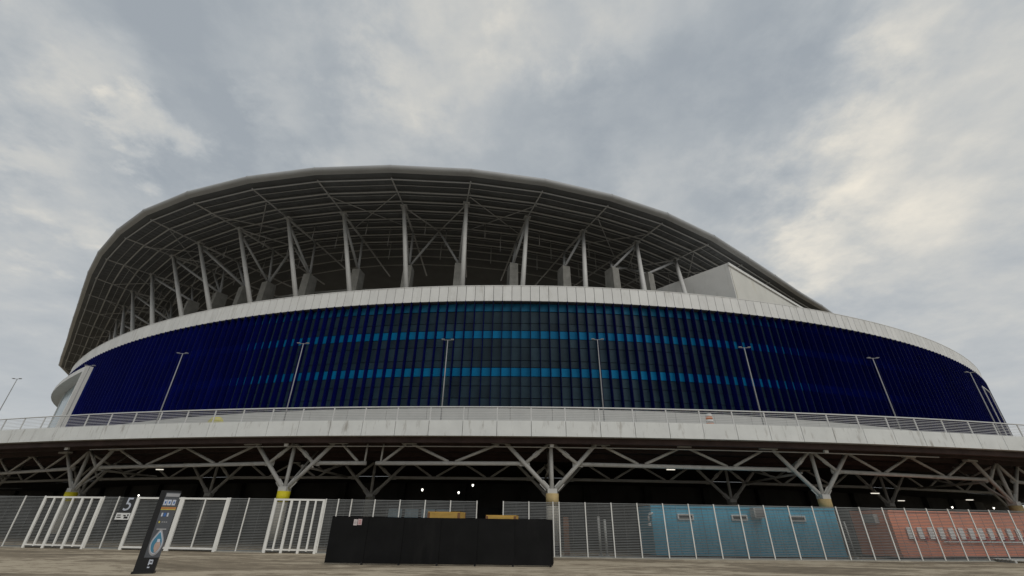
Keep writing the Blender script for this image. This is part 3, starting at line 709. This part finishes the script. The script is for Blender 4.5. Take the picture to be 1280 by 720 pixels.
crate(-.3, 24.2, 1.4, 1.2, 1.86, 'lower ochre timber crate showing above the hoarding across the fence gap', radians(-7))

# ================================================================== KIOSK behind the fence
ks = thing('kiosk', 'dim glass fronted kiosk with pale ledges seen through the fence above the hoarding', 'kiosk', (-6.0, 33, 0))
MB().box((-6.0, 33.6, 1.25), (4.3, 1.2, 2.5)).obj('body', 'black', ks)
for i, x_ in enumerate((-7.6, -6.5, -5.4, -4.4)):
    MB().box((x_, 32.95, 2.05), (.9, .05, .5)).obj('glass_pane', 'paleglass', ks)
MB().box((-6.0, 32.85, 1.68), (4.2, .3, .07)).obj('ledge', 'frame', ks); MB().box((-6.0, 32.9, 1.40), (4.2, .2, .07)).obj('ledge', 'acgrey', ks)

# ================================================================== TOTEM SIGN
TB_ = Vector((-11.72, 16.8, 0)); face = radians(24)             # turned a little to the right of straight out
tx = Vector((cos(face), sin(face), 0)); tn = Vector((sin(face), -cos(face), 0))
tot = thing('totem_sign', 'tall narrow black totem sign with a printed grey face, left of the gates', 'sign', TB_)
H = 2.42
MB().box(TB_ + Vector((0, 0, H/2+.03)), (.56, .14, H-.06), tx).obj('body', 'black', tot)
MB().box(TB_ + Vector((0, 0, .03)), (.60, .30, .06), tx).obj('foot_plate', 'black', tot)
def tp(u, v, w, h, m_, name, lift=.004, par=None):
    return MB().box(TB_ + tx*(u*.64+.052) + tn*(.07+lift) + Vector((0, 0, v)), (w*.64, .008, h), tx).obj(name, m_, par or tot)
fa = tp(.07, 1.40, .66, 1.92, 'print', 'printed_face')
tp(.07, 2.28, .60, .10, 'printlight', 'title_strip', .012, fa)
for k, (u, w) in enumerate(((-.16, .15), (.02, .17), (.22, .15))):
    tp(u, 2.05, w, .17, 'printwhite', 'lettering', .012, fa); tp(u+.01, 2.05, w*.4, .07, 'printblue', 'lettering', .018, fa)
tp(.07, 1.88, .66, .06, 'printorange', 'colour_stripe', .012, fa); tp(.07, 1.835, .66, .02, 'printyellow', 'colour_stripe', .012, fa)
for k, u in enumerate((-.12, .0, .13)): tp(u, 1.68, .07 if k != 1 else .11, .11, 'printwhite' if k != 1 else 'printblue', 'lettering', .012, fa)
tp(-.13, 1.46, .06, .055, 'printyellow', 'spot', .012, fa)
for u in (0.0, .09, .18): tp(u, 1.46, .06, .03, 'printlight', 'lettering', .012, fa)
tp(.07, 1.25, .42, .035, 'printlight', 'lettering', .012, fa)
def drop(sc, m_, lift, name, sx=1.0, dz=0, du=0):
    pts = []
    for k in range(28):
        a = 2*pi*k/28; r = 1.0; x_ = sin(a)*.25*sx; z_ = cos(a)
        z_ = z_*.34 + (0.10*max(0, z_)**3); x_ *= (1 - .55*max(0, cos(a))**2)
        pts.append((x_*sc*.72+du, z_*sc+dz))
    b = MB(); c = TB_ + tx*.097 + tn*(.07+lift) + Vector((0, 0, .83))
    fr_ = [c + tx*x_ + Vector((0, 0, z_)) for x_, z_ in pts]; bk = [p_ - tn*.006 for p_ in fr_]
    b.grid([fr_, bk], close=True); b.quad(*fr_); return b.obj(name, m_, fa)
drop(1.0, 'printlight', .014, 'emblem'); drop(.84, 'printwhite', .018, 'emblem'); drop(.76, 'printteal', .022, 'emblem'); drop(.46, 'printskin', .026, 'emblem', 1.0, -.06, .04)
tp(.12, .92, .12, .09, 'printwhite', 'emblem_mark', .032, fa); tp(.12, .70, .10, .22, 'printskin', 'emblem_mark', .032, fa)
for u, v, w, h in ((.03, .33, .05, .16), (.10, .38, .13, .045), (.10, .30, .10, .04), (.17, .33, .03, .12), (.06, .19, .10, .035)):
    tp(u, v-.02, w, h, 'printwhite', 'logo_mark', .006)

# ================================================================== CABINS behind the fence
def cabin(p0, p1, dep, h, m_, lab, cat='cabin'):
    p, q = Vector((*p0, 0)), Vector((*p1, 0)); d = (q-p).normalized(); n = Vector((-d.y, d.x, 0)); L_ = (q-p).length
    t = thing('site_cabin', lab, cat, p)
    MB().box((p+q)/2 + n*dep/2 + Vector((0, 0, .12+h/2)), (L_, dep, h), d).obj('body', m_, t)
    MB().box((p+q)/2 + n*dep/2 + Vector((0, 0, .06)), (L_-.1, dep-.1, .12), d).obj('skid', 'black', t)
    rb = MB().bar(p - n*.02 + Vector((0, 0, h+.10)), q - n*.02 + Vector((0, 0, h+.10)), .09, .09).bar(p - n*.02 + Vector((0, 0, .18)), q - n*.02 + Vector((0, 0, .18)), .09, .10)
    rb.obj('edge_rail', m_, t)
    m2 = MB()
    k = int(L_/.30)
    for i in range(1, k): c = p + d*(L_*i/k); m2.bar(c - n*.010 + Vector((0, 0, .24)), c - n*.010 + Vector((0, 0, h+.04)), .10, .012, up=n)
    if m_ == 'blue': m2.obj('corrugation', m_, t, kind='stuff')
    return t, p, d, n
t, p, d, n = cabin((8.05, 27.75), (18.95, 28.45), 2.3, 2.42, 'blue', 'long blue site cabin with three small windows behind the fence')
for u in (1.95, 5.1, 8.55):
    c = p + d*u - n*.05 + Vector((0, 0, 2.02))
    f = MB().box(c, (.92, .08, .30), d).obj('window', 'frame', t); MB().box(c - n*.045, (.76, .02, .16), d).obj('pane', 'pane', f)
c = p + d*6.15 - n*.22 + Vector((0, 0, 2.28))
ac = MB().box(c, (.66, .42, .52), d).obj('air_conditioner', 'acgrey', t)
for k in range(6): MB().box(c - n*.215 + Vector((0, 0, -.19+k*.075)), (.5, .02, .03), d).obj('slat', 'print', ac)
MB().path([p + d*.05 - n*.15 + Vector((0, 0, z)) + d*x_ for x_, z in ((-.28, 1.75), (-.28, 2.0), (-.22, 2.12), (.0, 2.15))], .05, 8).obj('pipe', 'frame', t)
MB().box(p + d*(-.2) - n*.1 + Vector((0, 0, 1.62)), (.14, .12, .16), d).obj('tap_box', 'frame', t)
t, p, d, n = cabin((22.75, 29.35), (36.5, 33.4), 2.4, 2.42, 'red', 'long faded red site cabin with a row of white boards, far right behind the fence')
for k in range(14):
    u = 1.15 + k*.88; c = p + d*u - n*.07 + Vector((0, 0, 1.34)); lean = Vector((-.05, 0, 1)).normalized()
    b = MB().box(c, (.42, .04, .62), d).obj('white_board', 'boardwhite', t)
    MB().box(c + d*.30 + Vector((0, 0, -.28)) - n*.01, (.26, .04, .22), d).obj('red_flap', 'deepred', t)
MB().bar(p + d*3.6 - n*.12 + Vector((0, 0, .90)), p + d*13 - n*.12 + Vector((0, 0, .90)), .06, .06).obj('rail', 'frame', t)
MB().box(p - d*.2 + n*1.0 + Vector((0, 0, 2.1)), (.34, .7, .5), d).obj('air_conditioner', 'acgrey', t)

# ================================================================== small things behind and before the fence
def simple(name, mb, m_, lab, cat, base, group=None):
    o = mb.obj(name, m_); origin(o, base); return tag(o, lab, cat, group)
for x_, lab, h in ((5.2, 'taller of two grey metal posts standing close together behind the fence', 1.95), (5.55, 'shorter of two grey metal posts standing close together behind the fence', 1.80)):
    b = MB().tube((x_, 28.6, 0), (x_, 28.6, h), .07, 10).tube((x_, 28.6, h), (x_, 28.6, h+.02), .078, 10).tube((x_, 28.6, 0), (x_, 28.6, .04), .14, 10)
    simple('metal_post', b, 'acgrey', lab, 'post', (x_, 28.6, 0), 'grey posts behind the fence')
b = MB().tube((20.2, 29.6, 0), (20.05, 29.5, 1.9), .045, 8).tube((20.2, 29.6, 0), (20.2, 29.6, .05), .12, 8)
simple('metal_pole', b, 'acgrey', 'slim grey pole leaning in the dark gap between the blue and red cabins', 'pole', (20.2, 29.6, 0))
b = MB().box((3.25, 28.1, .95), (.30, .05, 1.9), (1, .1, 0)).box((3.25, 28.07, 1.5), (.34, .03, .08), (1, .1, 0)).box((3.25, 28.07, .4), (.34, .03, .08), (1, .1, 0))
simple('rusty_board', b, 'rusty', 'narrow rusty board upright behind the fence beside the unpainted middle column', 'board', (3.25, 28.1, 0))
pal = thing('pallet', 'low grey slatted pallet on the ground before the fence at far right', 'pallet', (29.5, 28.2, 0))
for i in range(3): MB().box((27.6 + i*2.0, 28.3, .06), (.12, 1.1, .12)).obj('bearer', 'acgrey', pal)
for i in range(5): MB().box((29.6, 27.85 + i*.22, .14), (4.4, .16, .04)).obj('slat', 'acgrey', pal)
# on the walkway
b = MB()
for i in range(5): 
    b.tube((12.6, 27.9, 6.55+i*.2), (12.6, 27.9, 6.55+i*.2+.2), .25-.02*i, 14)
brl = thing('traffic_barrel', 'orange and white banded traffic barrel behind the walkway railing', 'barrel', (12.2, 27.3, 6.55))
for i in range(6): MB().tube((12.2, 27.3, 6.55+i*.18), (12.2, 27.3, 6.55+i*.18+.18), .27-.015*i, 14, .27-.015*(i+1)).obj('band', 'orange' if i % 2 == 0 else 'frame', brl)
sk = MB().grid([[(-19.2+cos(2*pi*k/12)*r, 29.4+sin(2*pi*k/12)*r*.6, z) for k in range(12)] for r, z in ((.01, 6.56), (.42, 6.57), (.52, 6.85), (.5, 7.15), (.34, 7.38), (.18, 7.44), (.01, 7.45))], smooth=True, close=True)
simple('yellow_sack', sk, 'stuffyel', 'dull yellow sack lying behind the walkway railing on the left', 'sack', (-19.2, 29.4, 6.56))
# small white fittings on the soffit edge, with no lamp in them
for x_, lab in ((-30.2, 'small white floodlight under the walkway edge above the far left gate'), (-13.8, 'small white floodlight under the walkway edge above the yellow column beside the barred gate'),
                (2.5, 'small white floodlight under the walkway edge above the middle column'), (19.2, 'small white floodlight under the walkway edge above the column behind the blue cabin')):
    y_ = deck_y(x_)+.95; f = thing('fitting', lab, 'fitting', (x_, y_, 6.0), 'fittings under the walkway edge')
    MB().tube((x_, y_, 5.72), (x_, y_, 6.05), .03, 6).obj('bracket', 'frame', f); MB().box((x_, y_-.08, 5.64), (.22, .16, .16)).obj('housing', 'frame', f)
# lamps lit under the walkway
def hang(x_, y_, z, kind, lab):
    t = thing('ceiling_lamp', lab, 'lamp', (x_, y_, z), 'lit lamps under the walkway')
    top = 6.03
    MB().tube((x_, y_, z+.06), (x_, y_, top), .02, 5).obj('rod', 'black', t)
    if kind == 'b':
        rows = [[(x_+cos(2*pi*k/10)*r, y_+sin(2*pi*k/10)*r, z+dz) for k in range(10)] for r, dz in ((.005, -.13), (.065, -.07), (.085, 0), (.065, .06), (.005, .08))]
        MB().grid(rows, smooth=True, close=True).obj('bulb', 'lamp', t); MB().tube((x_, y_, z+.06), (x_, y_, z+.16), .16, 10, .06).obj('shade', 'acgrey', t)
    else:
        MB().box((x_, y_, z), (.62, .10, .05)).obj('light_tube', 'tubeglow', t); MB().box((x_, y_, z+.06), (.7, .16, .05)).obj('housing', 'acgrey', t)
for a in ((-46.5, 61, 4.0, 'b', 'lit round lamp in the dark above the two leaf gate'), (-7.5, 41.6, 4.0, 'b', 'lit round lamp in the dark left of the crates, alone'), (-4.7, 45, 4.0, 'b', 'smallest lit round lamp above the crates'),
          (-3.3, 43.6, 4.55, 'b', 'brightest and highest lit round lamp above the crates'), (-16.1, 37.9, 5.3, 't', 'lit strip lamp beside the branching yellow column by the barred gate'), (12.3, 35.8, 5.3, 't', 'lit strip lamp above the blue cabin\'s left end'),
          (-30.8, 41.7, 5.3, 't', 'lit strip lamp at upper left, above the totem sign'), (29, 38, 4.0, 't', 'lit strip lamp above the gap between the cabins'), (39, 48, 4.0, 't', 'dim lit strip lamp just above the red cabin\'s left end'),
          (43, 45, 4.0, 't', 'lit strip lamp near the right edge above the red cabin'), (55.7, 61, 4.0, 'b', 'lit round lamp just over the red cabin roof, left of two'), (61.5, 61.6, 4.0, 'b', 'lit round lamp just over the red cabin roof, right of two')):
    hang(*a)
